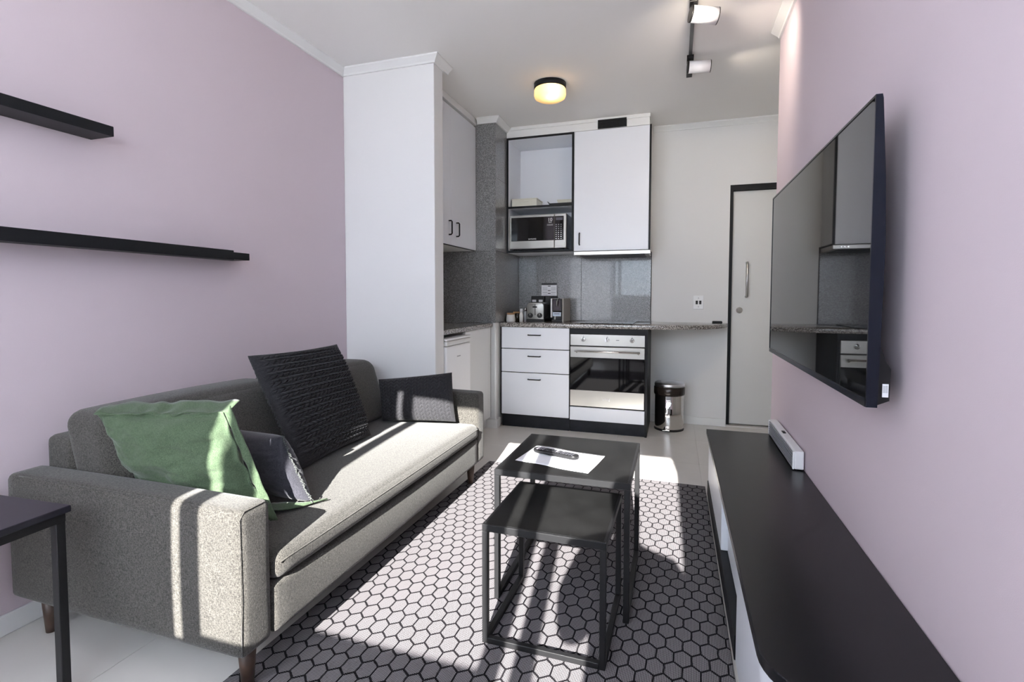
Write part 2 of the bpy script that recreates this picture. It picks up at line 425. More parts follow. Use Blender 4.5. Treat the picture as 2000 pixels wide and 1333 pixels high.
# granite clad pillar in the corner
XP, YP = -1.461, 4.079
pil = bx('wall_pillar', WHITEW, None, XL, XP - .012, YP + .012, YB, 0, ZC, kind='structure')
zs = [.9115, 1.528, 2.146, ZB]
for a, c in zip(zs, zs[1:]):
    bx('granite_tile', GRAN_G, pil, XL + .002, XP, YP, YP + .012, a + .0008, c - .0008, .0008, 1)
    bx('granite_tile', GRAN_G, pil, XP - .012, XP, YP + .0125, YB - .001, a + .0008, c - .0008, .0008, 1)
B().box(XP - .0125, XP + .003, YP - .002, YP + .012, 0, .874, .002).build('corner_strip', TRIMM, pil)
B().box(-1.64, XP + .004, YP - .010, YP, 0, .075).box(XP - .012, XP + .010, YP, YP + .10, 0, .075).build('pillar_skirting', TRIMM, pil)
for xa, xb in ((XP + .001, -.845), (-.845, -.212)):
    bx('granite_tile', GRAN_G, wall_back, xa + .0008, xb - .0008, YB - .012, YB, .9115, 1.545, .0008, 1)
bx('edge_strip', BLACKE, wall_back, -.212, -.208, YB - .013, YB, .9115, 1.545)
cornice('trim_4', [(-1.62, YP), (XP, YP), (XP, 4.366)], -1, .045)

# door
door = thing('door_1', None, None, ((DX0 + DX1) / 2, YB + .05, 0)); props(door, kind='structure')
b = B(); b.box(DX0, DX0 + .026, YB + .005, YB + .10, 0.02, DZ); b.box(DX0 + .026, DX1, YB + .005, YB + .10, DZ - .045, DZ)
b.build('door_frame', BLACKE, door)
bx('door_leaf', LAMG, door, DX0 + .028, DX1 - .01, YB + .045, YB + .085, .022, DZ - .048, .002, 1)
bx('threshold', TILE, door, DX0, DX1, YB - .001, YB + .10, -.004, .012, .002, 1)
hx, hy = .582, YB + .045
B().tube([(hx, hy, 1.14), (hx, hy - .04, 1.14), (hx, hy - .05, 1.15), (hx, hy - .05, 1.42), (hx, hy - .04, 1.43), (hx, hy, 1.43)], .010, 12).build('door_handle', HANDST, door)
lk = B(); lk.cyl((.530, hy, 1.022), (.530, hy - .012, 1.022), .026, n=28); lk.cyl((.530, hy - .012, 1.022), (.530, hy - .022, 1.022), .016, n=20); lk.build('door_lock', CHROME, door)

bx('leak_block_wall', WHITEW, None, DX0 - .1, DX1 + .1, YB + .101, YB + .15, -.1, ZC, kind='structure')  # unseen panel added behind the door to stop light leaking under it
# soffit above the upper cabinets with vent grille
XU0, XUM, XU1, YU, ZU0, ZU1 = -1.4600, -.847, -.214, 4.366, 1.530, 2.553
sof = bx('trim_5', TRIMM, None, XU0, -.222, YU + .004, YB, ZU1 + .001, ZC, kind='structure')
bx('trim_6', TRIMM, None, XU0, -.216, YU - .008, YU + .004, ZC - .030, ZC - .0005, .002, 1, kind='structure')
v = thing('vent_grille', 'black rectangular air vent set above the wall cabinet door', 'vent', (-.526, YU, 2.56))
bx('vent_frame', BLACKE, v, -.645, -.407, YU - .010, YU + .003, 2.556, 2.627)
for k in range(5): bx('vent_slat', BLACKE, v, -.640, -.412, YU - .015, YU - .010, 2.563 + k * .0125, 2.569 + k * .0125)

# ------------------------------------------------------------------ kitchen: base units
def bow_handle(parent, c, length, axis, out, r=.0045, off=.024, m=BLACKE):
    """c centre on the face, axis along handle, out = outward normal"""
    c, a, o = Vector(c), Vector(axis), Vector(out); h = length / 2
    pts = [c - a * h, c - a * h + o * off * .7, c - a * (h - .008) + o * off, c + a * (h - .008) + o * off, c + a * h + o * off * .7, c + a * h]
    return B().tube(pts, r, 8).build('handle', m, parent)
YC = 4.18
cab = thing('drawer_cabinet', 'white base cabinet with three drawers and black edging under the granite worktop', 'cabinet', (-1.15, 4.45, 0))
bx('carcass', BLACKE, cab, -1.457, -.840, YC + .019, YB - .013, .098, .874)
bx('plinth', PLINTH, cab, -1.440, -.840, YC + .012, YC + .03, 0, .0975)
for z0, z1, hz in ((.690, .872, .808), (.484, .683, .625), (.110, .477, .425)):
    d = bx('drawer', LAM, cab, -1.442, -.843, YC, YC + .0185, z0, z1, .0015, 1)
    bow_handle(d, (-1.145, YC, hz), .108, (1, 0, 0), (0, -1, 0), .005, .022)
oc = thing('oven_cabinet', 'black framed base cabinet that houses the oven with a white panel below', 'cabinet', (-.52, 4.45, 0))
bx('side_panel', BLACKE, oc, -.222, -.204, YC - .004, YB - .013, .0, .874); bx('top_rail', BLACKE, oc, -.838, -.2225, YC + .004, YC + .03, .829, .874)
bx('side_panel', BLACKE, oc, -.838, -.830, YC + .019, YB - .013, .0, .8285); bx('back_panel', BLACKE, oc, -.829, -.2225, YB - .05, YB - .013, .1, .828)
bx('plinth', PLINTH, oc, -.829, -.223, YC + .012, YC + .03, 0, .0975)
bx('lower_panel', LAM, oc, -.834, -.224, YC, YC + .0185, .101, .212, .0015, 1)
ov = thing('built_in_oven', 'stainless steel built-in oven with black glass door and three knobs', 'oven', (-.53, 4.4, .22))
bx('body', BPLAST, ov, -.826, -.226, YC + .02, YC + .45, .222, .826)
bx('control_panel', STEEL, ov, -.832, -.226, YC - .002, YC + .0195, .731, .826, .002, 1)
dr = bx('oven_door', STEEL, ov, -.832, -.226, YC - .006, YC + .0195, .222, .724, .003, 1)
bx('glass', BGLASS, dr, -.831, -.227, YC - .009, YC - .0065, .358, .634)
hb = B(); hb.tube([(-.79, YC - .045, .688), (-.262, YC - .045, .688)], .008, 12)
for hx_ in (-.775, -.277): hb.cyl((hx_, YC - .006, .688), (hx_, YC - .045, .688), .007, n=10); hb.cyl((hx_, YC - .007, .673), (hx_, YC - .03, .680), .006, n=10)
hb.build('handle', CHROME, dr)
text_part('logo', 'smeg', WPLAST, dr, (-.53, YC - .0066, .292), .03, (1, 0, 0), (0, 0, 1))
for kx in (-.722, -.527, -.327):
    k = B(); k.cyl((kx, YC - .002, .783), (kx, YC - .012, .783), .018, n=24); k.cyl((kx, YC - .012, .783), (kx, YC - .032, .783), .013, .011, n=20); kn = k.build('knob', CHROME, ov)
    B().box(kx - .002, kx + .002, YC - .034, YC - .010, .783, .805).build('pointer', BPLAST, kn)
    bx('marking', INK, ov, kx - .0012, kx + .0012, YC - .0026, YC - .002, .806, .815)
bx('clock', INK, ov, -.455, -.43, YC - .0026, YC - .002, .780, .784)

# worktops
arc = []
for k in range(0, 25):
    a = math.pi / 2 * k / 24
    arc.append((-.205 + .637 * math.sin(a), (YB - .0005) - .590 * math.cos(a)))
pts = [(XP + .0115, YB - .0125), (XP + .0115, YC - .012)] + [(-.205, YC - .012)] + [p for p in arc if p[1] > YC - .010] + [(.432, YB - .0005), (-.207, YB - .0005), (-.207, YB - .0135)]
wt = B().prism(pts, .8755, .9105, 'z', .005, 2).build('worktop', GRAN_T, None, label='speckled granite worktop with curved bar end over drawers and oven', cat='worktop')
smooth_by_angle(wt, 30)
wl = bx('worktop', GRAN_T, None, XL + .001, -1.485, YN1 + .001, YP - .001, .8755, .9105, .004, 2, label='speckled granite worktop above the white fridge beside the pillar', cat='worktop')

hob = thing('cooktop', 'black glass cooktop set into the granite worktop above the oven', 'cooktop', (-.55, 4.45, .911))
bx('glass', BGLASS, hob, -.76, -.33, 4.215, 4.70, .9108, .9165, .003, 2)
for cx, cy, rr in ((-.65, 4.33, .07), (-.45, 4.34, .09), (-.65, 4.57, .09), (-.45, 4.58, .07)):
    B().lathe((cx, cy), [(rr, .9166), (rr, .9169), (rr - .003, .9169), (rr - .003, .9166)], 40).build('heating_ring', GREYINK, hob)

# left run: fridge and panel
fr = thing('bar_fridge', 'white bar fridge beneath the left granite worktop', 'fridge', (-1.75, 3.34, 0))
bx('body', WPLAST, fr, -2.08, -1.512, 3.075, 3.500, .03, .838, .006, 2)
bx('top_lid', WPLAST, fr, -2.08, -1.450, 3.070, 3.502, .8385, .852, .004, 2)
dd = bx('door', WPLAST, fr, -1.508, -1.452, 3.078, 3.500, .06, .800, .012, 3)
bx('door_cap', LAMG, dd, -1.500, -1.449, 3.078, 3.500, .802, .836, .010, 2)
bx('badge', GREYINK, dd, -1.452, -1.4512, 3.25, 3.31, .715, .722)
for px_, py_ in ((-2.04, 3.11), (-1.54, 3.11), (-2.04, 3.46), (-1.54, 3.46)): B().cyl((px_, py_, 0), (px_, py_, .03), .015, n=12).build('foot', BPLAST, fr)
pc = thing('cabinet', 'plain white base cabinet between fridge and granite pillar', 'cabinet', (-1.8, 3.78, 0))
bx('carcass', LAMG, pc, -2.08, -1.522, 3.512, 4.064, .1, .874)
bx('cabinet_door', LAMG, pc, -1.520, -1.500, 3.512, 4.060, .1, .874, .0015, 1)
bx('edge_strip', BLACKE, pc, -1.520, -1.5005, 4.0605, 4.066, .1, .874)
bx('plinth', TRIMM, pc, -2.08, -1.545, 3.512, 4.064, 0, .0995)

# wall cabinets
lc = thing('wall_cabinet', 'white double door wall cabinet between the white wall stub and granite pillar', 'cabinet', (-1.9, 3.57, 1.53))
bx('carcass', LAMG, lc, XL + .001, -1.660, YN1 + .001, YP - .001, 1.530, 2.592)
for y0, y1 in ((YN1 + .002, 3.570), (3.573, YP - .004)):
    d = bx('cabinet_door', LAM, lc, -1.6595, -1.640, y0, y1, 1.533, 2.575, .0012, 1)
    hyy = 3.530 if y0 < 3.3 else 3.668
    bow_handle(d, (-1.640, hyy, 1.660), .105, (0, 0, 1), (1, 0, 0), .0055, .026)
bx('edge_strip', BLACKE, lc, -1.6595, -1.6405, YP - .0038, YP - .001, 1.530, 2.575)
bx('bottom_edge', BLACKE, lc, -1.660, -1.6402, YN1 + .002, YP - .004, 1.5285, 1.5325)
bx('top_trim', TRIMM, lc, XL + .001, -1.632, YN1 + .001, YP - .002, 2.5925, ZC - .001, .002, 1)

oc2 = thing('open_wall_cabinet', 'open white wall cabinet with black edges holding the microwave', 'cabinet', (-1.15, 4.56, 1.53))
b = B(); b.box(XU0 + .001, XU0 + .017, YU + .003, YB - .013, 1.532, 2.552); b.box(XUM - .018, XUM - .001, YU + .003, YB - .013, 1.532, 2.552)
b.box(XU0 + .017, XUM - .018, YU + .003, YB - .013, 2.536, 2.552); b.box(XU0 + .017, XUM - .018, YU + .003, YB - .013, 1.532, 1.550)
b.box(XU0 + .017, XUM - .018, YB - .018, YB - .013, 1.55, 2.536); b.build('carcass', LAM, oc2)
e = B(); e.box(XU0 + .0005, XU0 + .0175, YU, YU + .003, 1.530, 2.553); e.box(XUM - .019, XUM - .0005, YU, YU + .003, 1.530, 2.553)
e.box(XU0 + .0175, XUM - .019, YU, YU + .003, 2.535, 2.553); e.box(XU0 + .0175, XUM - .019, YU, YU + .003, 1.530, 1.551); e.build('black_edging', BLACKE, oc2)
sh = bx('shelf', LAM, oc2, XU0 + .018, XUM - .0185, YU + .004, YB - .019, 1.928, 1.943)
bx('shelf_edge', BLACKE, sh, XU0 + .018, XUM - .0195, YU, YU + .004, 1.926, 1.944)
hc = thing('hood_cabinet', 'white single door wall cabinet above the extractor hood', 'cabinet', (-.53, 4.56, 1.53))
bx('carcass', LAMG, hc, XUM, -.216, YU + .021, YB - .013, 1.545, 2.552)
d = bx('cabinet_door', LAM, hc, XUM + .002, -.2205, YU, YU + .020, 1.532, 2.550, .0012, 1)
bow_handle(d, (-.795, YU, 1.635), .100, (0, 0, 1), (0, -1, 0), .0055, .022)
bx('black_edging', BLACKE, hc, -.2195, -.2055, YU - .001, YU + .022, 1.5305, 2.555)
hd = thing('extractor_hood', 'slim stainless steel extractor hood under the wall cabinet', 'hood', (-.53, 4.5, 1.48))
bx('visor', STEEL, hd, -.842, -.200, YU - .022, YU + .020, 1.494, 1.526, .003, 1)
bx('hood_body', SILVERP, hd, -.840, -.216, YU + .0205, YB - .02, 1.494, 1.5295)
bx('filter', BPLAST, hd, -.80, -.25, YU + .05, YB - .06, 1.490, 1.4938)
for k in range(3): B().cyl((-.30 + k * .022, YU - .0225, 1.510), (-.30 + k * .022, YU - .027, 1.510), .005, n=10).build('button', CHROME, hd)

# microwave
mw = thing('microwave', 'silver microwave with black glass door in the open wall cabinet', 'microwave', (-1.18, 4.53, 1.551))
YM = 4.395; MX0, MX1, MZ0, MZ1 = -1.440, -.918, 1.566, 1.868
bx('body', TVBODY, mw, MX0 + .004, MX1, YM + .02, YM + .33, MZ0, MZ1, .004, 1)
for px_, py_ in ((MX0 + .04, YM + .05), (MX1 - .04, YM + .05), (MX0 + .04, YM + .28), (MX1 - .04, YM + .28)): B().cyl((px_, py_, 1.551), (px_, py_, MZ0), .014, n=12).build('foot', BPLAST, mw)
XS = MX0 + .415
dmw = bx('door', SILVERP, mw, MX0, XS, YM - .004, YM + .0195, MZ0, MZ1, .006, 2)
bx('door_glass', BGLASS, dmw, MX0 + .018, XS - .002, YM - .0055, YM - .0038, MZ0 + .070, MZ1 - .022)
text_part('print', '10', WPLAST, dmw, (XS - .038, YM - .0058, MZ1 - .052), .042, (1, 0, 0), (0, 0, 1), .0003)
text_part('print', 'YEAR', WPLAST, dmw, (XS - .038, YM - .0058, MZ1 - .075), .013, (1, 0, 0), (0, 0, 1), .0003)
for k in range(2): bx('print_line', GREYINK, dmw, XS - .066, XS - .012, YM - .0060, YM - .0055, MZ1 - .094 - k * .008, MZ1 - .090 - k * .008)
text_part('logo', 'SAMSUNG', WPLAST, dmw, (MX0 + .215, YM - .0058, MZ0 + .086), .016, (1, 0, 0), (0, 0, 1), .0003)
cp = bx('control_panel', SILVERP, mw, XS + .002, MX1, YM - .004, YM + .0195, MZ0, MZ1, .005, 2)
bx('keypad', BGLASS, cp, XS + .005, MX1 - .022, YM - .0055, YM - .0038, MZ0 + .070, MZ1 - .022)
bx('display', mat('display_grey', (.05, .05, .07), .2), cp, XS + .017, MX1 - .032, YM - .0062, YM - .0056, MZ1 - .058, MZ1 - .035)
for rr in range(8):
    for cc in range(3):
        bx('key', GREYINK if rr > 3 else WPLAST, cp, XS + .013 + cc * .022, XS + .022 + cc * .022, YM - .0066, YM - .0056, MZ0 + .080 + rr * .0175, MZ0 + .086 + rr * .0175)
bx('open_button', SILVERP, cp, XS + .012, MX1 - .014, YM - .0075, YM - .0042, MZ0 + .018, MZ0 + .052, .0025, 2)

# cream boxes and tray on the shelf
def tray_box(name, lab, x0, x1, y0, y1, h, m=CREAM):
    t = thing(name, lab, 'container', ((x0 + x1) / 2, (y0 + y1) / 2, 1.9435), 'cream containers on the cabinet shelf')
    z = 1.9436; b = B(); w_ = .004; tp = .010
    for (a0, a1, c0, c1) in ((x0, x1, y0, y0 + w_), (x0, x1, y1 - w_, y1), (x0, x0 + w_, y0 + w_, y1 - w_), (x1 - w_, x1, y0 + w_, y1 - w_)): b.box(a0, a1, c0, c1, z, z + h)
    b.box(x0 + w_, x1 - w_, y0 + w_, y1 - w_, z, z + .004); b.build('basket', m, t)
    r_ = B(); r_.box(x0 - .004, x1 + .004, y0 - .005, y0, z + h - .008, z + h + .002, .002); r_.box(x0 - .005, x0, y0, y1, z + h - .008, z + h + .002); r_.box(x1, x1 + .005, y0, y1, z + h - .008, z + h + .002); r_.build('rim', m, t)
    bx('grip', m, t, (x0 + x1) / 2 - .045, (x0 + x1) / 2 + .045, y0 - .009, y0, z + h - .030, z + h - .018, .003, 2)
tray_box('storage_box', 'cream storage box at the pillar side of the cabinet shelf', -1.425, -1.195, 4.42, 4.62, .076)
tray_box('storage_box', 'cream storage box at the back of the shelf behind the dark tray', -1.035, -.878, 4.56, 4.72, .075)
tr = thing('serving_tray', 'thin dark tray lying on the cabinet shelf', 'tray', (-.97, 4.46, 1.9435))
bx('tray_base', BPLAST, tr, -1.070, -.875, 4.39, 4.535, 1.9436, 1.960, .001, 1)
B().prism([(-1.0705, 1.947), (-1.090, 1.976), (-1.084, 1.976), (-1.0705, 1.957)], 4.39, 4.535, 'y').build('tray_lip', BPLAST, tr); B().prism([(-.880, 1.947), (-.872, 1.962), (-.870, 1.962), (-.875, 1.947)], 4.39, 4.535, 'y').build('tray_lip', BPLAST, tr)

# ------------------------------------------------------------------ worktop things
ZT = .9106
def jar(name, lab, c, r, h, m, lidm, belly=True, grp=None):
    t = thing(name, lab, 'jar', (c[0], c[1], ZT), grp)
    prof = [(0, ZT), (r * .9, ZT), (r * 1.02, ZT + h * .12), (r, ZT + h * .55), (r * .86, ZT + h), (0, ZT + h)] if belly else [(0, ZT), (r, ZT), (r, ZT + h), (0, ZT + h)]
    B().lathe(c, prof, 28).build('pot', m, t)
    B().lathe(c, [(0, ZT + h + .0003), (r * .88, ZT + h + .0003), (r * .92, ZT + h + .004), (r * .9, ZT + h + .014), (0, ZT + h + .014)], 28).build('lid', lidm, t)
jar('sugar_pot', 'round white ceramic pot with wooden lid beside the pillar', (-1.405, 4.325), .041, .066, CERAM, WOODL)
jar('coffee_jar', 'dark jar with wooden lid behind the white pot', (-1.375, 4.425), .043, .075, mat('dark_glass', (.02, .012, .008), .12), WOODL, False)
def shaker(lab, c, h, capm, bodym):
    t = thing('shaker', lab, 'shaker', (c[0], c[1], ZT), 'shakers on the worktop')
    B().lathe(c, [(0, ZT), (.017, ZT), (.018, ZT + h * .5), (.012, ZT + h * .72), (.011, ZT + h * .76), (0, ZT + h * .76)], 20).build('bottle', bodym, t)
    B().lathe(c, [(0, ZT + h * .7605), (.013, ZT + h * .7605), (.012, ZT + h), (0, ZT + h)], 20).build('cap', capm, t)
shaker('slim pale shaker with white cap next to the wooden lidded jar', (-1.318, 4.36), .118, WPLAST, CERAM)
shaker('slim clear shaker with grey cap beside the toaster', (-1.297, 4.42), .125, CHROME, mat('clear_grey', (.35, .36, .37), .1))

# toaster
TX0, TX1, TY0, TY1 = -1.281, -1.118, 4.40, 4.68
t = thing('toaster', 'two slot stainless steel toaster with dark sides on the worktop', 'toaster', (-1.2, 4.54, ZT))
def rr_prof(x0, x1, z0, z1, r, n=6):
    out = [(x0, z0), (x1, z0)]
    for k in range(n + 1): a = math.pi / 2 * k / n; out.append((x1 - r + r * math.cos(a), z1 - r + r * math.sin(a)))
    for k in range(n + 1): a = math.pi / 2 + math.pi / 2 * k / n; out.append((x0 + r + r * math.cos(a), z1 - r + r * math.sin(a)))
    return out
bx('base', BPLAST, t, TX0 - .002, TX1 + .002, TY0 + .004, TY1 - .004, ZT, ZT + .022)
sh_ = B().prism(rr_prof(TX0, TX1, ZT + .0225, ZT + .176, .035), TY0 + .012, TY1 - .012, 'y').build('shell', mat('toaster_side', (.03, .03, .033), .25, .3), t); smooth_by_angle(sh_)
fp = B().prism(rr_prof(TX0 + .004, TX1 - .004, ZT + .024, ZT + .172, .030), TY0, TY0 + .0115, 'y', .003).build('front_panel', SILVERP, t); smooth_by_angle(fp)
tcx = (TX0 + TX1) / 2
bx('lever_slot', BPLAST, t, tcx - .003, tcx + .003, TY0 - .001, TY0, ZT + .06, ZT + .160)
bx('lever', BPLAST, t, tcx - .020, tcx + .020, TY0 - .018, TY0 - .001, ZT + .128, ZT + .140, .003, 2)
for kx in (tcx - .043, tcx + .043):
    kn = B().cyl((kx, TY0, ZT + .058), (kx, TY0 - .016, ZT + .058), .023, .021, n=24).build('knob', BPLAST, t)
    bx('pointer', SILVERP, kn, kx - .002, kx + .002, TY0 - .017, TY0 - .0162, ZT + .058, ZT + .076)
for kx in (tcx - .036, tcx + .036): bx('bread_slot', BGLASS, t, kx - .014, kx + .014, TY0 + .05, TY1 - .05, ZT + .1755, ZT + .178)
# tea box behind toaster
t = thing('tea_box', 'black box with two white sachets behind the toaster', 'box', (-1.235, 4.715, ZT))
bx('box', BPLAST, t, -1.318, -1.190, 4.690, 4.742, ZT, ZT + .232, .002, 1)
for kx in (-1.287, -1.222): bx('sachet', PAPER, t, kx - .019, kx + .019, 4.683, 4.6895, ZT + .170, ZT + .197)
# coffee machine
t = thing('coffee_machine', 'narrow pod coffee machine with taupe sides and black front beside the toaster', 'coffee machine', (-1.0, 4.52, ZT))
CX0, CX1, CY0, CY1 = -1.062, -.943, 4.42, 4.72
bx('side_panel', BEIGE, t, CX1 - .014, CX1, CY0, CY1, ZT, ZT + .210, .004, 2)
bx('side_panel', WPLAST, t, CX0, CX0 + .014, CY0, CY1, ZT + .04, ZT + .210, .004, 2)
bx('core', BPLAST, t, CX0 + .0145, CX1 - .0145, CY0 + .030, CY1, ZT + .0, ZT + .205, .004, 2)
bx('front_head', BGLASS, t, CX0 + .0145, CX1 - .0145, CY0 + .002, CY0 + .0295, ZT + .092, ZT + .205, .006, 2)
B().tube([(-1.0025, CY0 + .002, ZT + .140), (-1.0025, CY0 - .012, ZT + .150), (-1.0025, CY0 - .008, ZT + .190), (-.99, CY0 + .03, ZT + .2120)], .006, 8).build('lever', SILVERP, t)
bx('label', mat('pale_blue_label', (.62, .70, .80), .5), t, CX0 + .020, CX1 - .024, CY0 - .0005, CY0 + .0018, ZT + .052, ZT + .088)
bx('label_text', INK, t, CX0 + .032, CX1 - .036, CY0 - .0010, CY0 - .0005, ZT + .071, ZT + .076)
bx('drip_tray', BPLAST, t, CX0 + .0145, CX1 - .0145, CY0 - .01, CY0 + .0295, ZT, ZT + .022, .003, 1)
bx('spout_post', SILVERP, t, -1.027, -1.019, CY0 + .005, CY0 + .02, ZT + .0225, ZT + .052)
# info card
t = thing('info_card', 'white printed card with black header standing behind the coffee machine', 'sign', (-1.15, 4.735, ZT))
bx('holder', BPLAST, t, -1.188, -1.070, 4.722, 4.744, ZT, ZT + .235, .002, 1)
cdm = bx('card', PAPER, t, -1.226, -1.076, 4.728, 4.731, ZT + .2355, ZT + .356)
bx('header', INK, cdm, -1.226, -1.076, 4.7270, 4.7279, ZT + .338, ZT + .356)
for zz in (.324, .281, .254): bx('text_line', INK, cdm, -1.163, -1.137, 4.7272, 4.7279, ZT + zz, ZT + zz + .007)
for zz in (.312, .304, .296, .288, .268, .262, .243):
    bx('text_line', GREYINK, cdm, -1.215, -1.168, 4.7274, 4.7279, ZT + zz, ZT + zz + .0025); bx('text_line', GREYINK, cdm, -1.132, -1.086, 4.7274, 4.7279, ZT + zz, ZT + zz + .0025)
# small black holder on the bar end
bk = thing('phone_stand', 'small flat black box lying on the curved worktop end by the door', 'box', (.345, 4.68, ZT))
bx('box', BPLAST, bk, .305, .385, 4.655, 4.70, ZT, ZT + .016, .003, 2)
bx('lid', BLACKE, bk, .308, .382, 4.658, 4.697, ZT + .0162, ZT + .019, .001, 1)
# wall socket
sk = thing('wall_socket', 'white double wall socket above the curved worktop', 'socket', (.195, YB, 1.03))
bx('face_plate', WPLAST, sk, .152, .236, YB - .009, YB - .0005, 1.028, 1.148, .003, 2)
for kx in (.180, .209): bx('switch', INK, sk, kx - .009, kx + .009, YB - .012, YB - .0095, 1.072, 1.104, .002, 1)
for kz in (1.050, 1.126): B().cyl((.194, YB - .0095, kz), (.194, YB - .011, kz), .004, n=12).build('screw', GREYINK, sk)

# pedal bin
bn = thing('pedal_bin', 'chrome pedal bin with dark band below the curved worktop', 'bin', (-.037, 4.535, 0))
bc = (-.037, 4.535); br = .122
B().lathe(bc, [(0, .012), (br - .006, .012), (br - .003, .02), (br - .004, .300), (br - .006, .302), (0, .302)], 56).build('bin_body', CHROME, bn)
B().lathe(bc, [(0, 0), (br + .001, 0), (br + .002, .010), (br - .004, .0118), (0, .0118)], 48).build('base_ring', BPLAST, bn)
B().lathe(bc, [(0, .3025), (br + .003, .3025), (br + .006, .312), (br + .006, .366), (br + .002, .370), (0, .370)], 56).build('rim_band', mat('dark_bronze', (.035, .026, .022), .22, .4), bn)
B().lathe(bc, [(0, .3703), (br + .001, .3703), (br + .002, .392), (br - .004, .402), (br * .6, .410), (0, .412)], 56).build('lid', mat('satin_lid', (.78, .79, .83), .38, 1.0), bn)
pp = B(); pp.box(bc[0] - .052, bc[0] + .008, bc[1] - .165, bc[1] - .118, .016, .024, .003); pp.box(bc[0] - .03, bc[0] - .012, bc[1] - .125, bc[1] - .10, .014, .024); pp.build('pedal', CHROME, bn)
bx('latch', GREYINK, bn, bc[0] - .024, bc[0] + .014, bc[1] - .1225, bc[1] - .1185, .270, .300, .001, 1)

# ------------------------------------------------------------------ ceiling lights
LC = (-.868, 3.566)
lm = thing('ceiling_lamp', 'round ceiling lamp with black ring and frosted warm glass, lit', 'lamp', (LC[0], LC[1], ZC))
B().lathe(LC, [(0, ZC - .0005), (.113, ZC - .0005), (.113, ZC - .036), (.108, ZC - .038), (0, ZC - .038)], 48).build('base_ring', BLACKE, lm)
gm = translucent('frosted_lamp_glass', (.93, .80, .58), .3)
B().lathe(LC, [(.108, ZC - .0382), (.112, ZC - .046), (.113, ZC - .080), (.107, ZC - .098), (.085, ZC - .110), (.05, ZC - .116), (0, ZC - .118)], 48).build('glass_shade', gm, lm)
pl = bpy.data.lights.new('lamp_bulb', 'POINT'); plo = bpy.data.objects.new('lamp_bulb', pl); COL.objects.link(plo); plo.location = (LC[0] + .025, LC[1] - .045, ZC - .072); pl.energy = .95; pl.color = (1, .70, .36); pl.shadow_soft_size = .02
tk = thing('track_light', 'black ceiling track with white cylinder spotlights', 'spotlight', (.066, 3.2, ZC))
TXc = .066
b = B(); b.box(TXc - .010, TXc + .010, 2.20, 3.62, ZC - .018, ZC - .0005); b.build('track', mat('track_grey', (.12, .12, .12), .35, .6), tk)
bx('end_cap', BPLAST, tk, TXc - .018, TXc + .018, 3.62, 3.70, ZC - .022, ZC - .0005)
WSP = mat('spot_white', (.84, .84, .86), .4)
for (py_, dirv, nm) in ((2.785, Vector((.93, .25, -.10)), 0), (3.41, Vector((.99, .10, -.03)), 1), (2.36, Vector((.02, .92, -.38)), 2)):  # third head is added above the frame to brighten the back wall
    dirv.normalize(); piv = Vector((TXc, py_, ZC - .062))
    a = B(); a.box(TXc - .020, TXc + .020, py_ - .045, py_ + .045, ZC - .036, ZC - .0185, .002); a.cyl((TXc, py_, ZC - .036), piv, .010, n=14); ad = a.build('adapter', BPLAST, tk)
    p0 = piv - dirv * .008 + Vector((0, 0, -.014)); p1 = p0 + dirv * .125
    hd_ = B().cyl(p0, p1, .040 if nm == 0 else .036, n=32).build('spot_head', WSP, tk)
    B().cyl(p0 - dirv * .010, p0 - dirv * .0005, .040 if nm == 0 else .036, n=32).build('back_cap', BPLAST, hd_)
    B().cyl(p1 + dirv * .0003, p1 + dirv * .004, .0405 if nm == 0 else .0365, n=32).build('front_ring', BPLAST, hd_)
    sl = bpy.data.lights.new('spot_bulb', 'SPOT'); slo = bpy.data.objects.new('spot_bulb', sl); COL.objects.link(slo); slo.location = p1 + dirv * .01
    aim = dirv if nm == 2 else (dirv + Vector((0, .55, -.55))); slo.rotation_euler = aim.to_track_quat('-Z', 'Y').to_euler(); sl.energy = 30.0 if nm == 2 else 11.0; sl.color = (1, .86, .70); sl.spot_size = R(115); sl.spot_blend = .9; sl.shadow_soft_size = .03

# ------------------------------------------------------------------ TV
tv = thing('television', 'large flat black television mounted on the pink wall above the console', 'television', (.50, 2.12, .866))
TY, TYf, TZ0, TZ1, TX = 1.452, 2.815, .866, 1.628, .457
bd = B(); bd.prism([(TX + .001, TZ0), (TX + .020, TZ0), (TX + .022, TZ0 + .1), (TX + .026, TZ0 + .40), (TX + .022, TZ1 - .2), (TX + .012, TZ1 - .01), (TX + .010, TZ1), (TX + .001, TZ1)], TY, TYf, 'y'); bd.build('case', TVBODY, tv)
fm = B(); q = .006
fm.box(TX - .004, TX + .001, TY, TY + q, TZ0, TZ1); fm.box(TX - .004, TX + .001, TYf - q, TYf, TZ0, TZ1); fm.box(TX - .004, TX + .001, TY + q, TYf - q, TZ1 - q, TZ1); fm.box(TX - .005, TX + .001, TY + q, TYf - q, TZ0, TZ0 + .018); fm.build('bezel', TVBODY, tv)
bx('screen', SCREEN, tv, TX - .002, TX + .0008, TY + q, TYf - q, TZ0 + .018, TZ1 - q)
B().prism([(TX + .020, TZ0 + .002), (TX + .050, TZ0 + .016), (TX + .051, TZ0 + .095), (TX + .040, TZ0 + .115), (TX + .028, TZ0 + .15), (TX + .022, TZ0 + .16)], TY + .015, TYf - .1, 'y').build('rear_housing', BPLAST, tv)
st = bx('sticker', PAPER, tv, TX + .034, TX + .047, TY + .0135, TY + .0148, TZ0 + .025, TZ0 + .058)
for k in range(5): bx('barcode_line', GREYINK, st, TX + .0355 + k * .0022, TX + .0365 + k * .0022, TY + .0130, TY + .0135, TZ0 + .036, TZ0 + .054)
bx('wall_bracket', BPLAST, tv, TX + .0265, XR - .001, 1.95, 2.35, 1.10, 1.40)

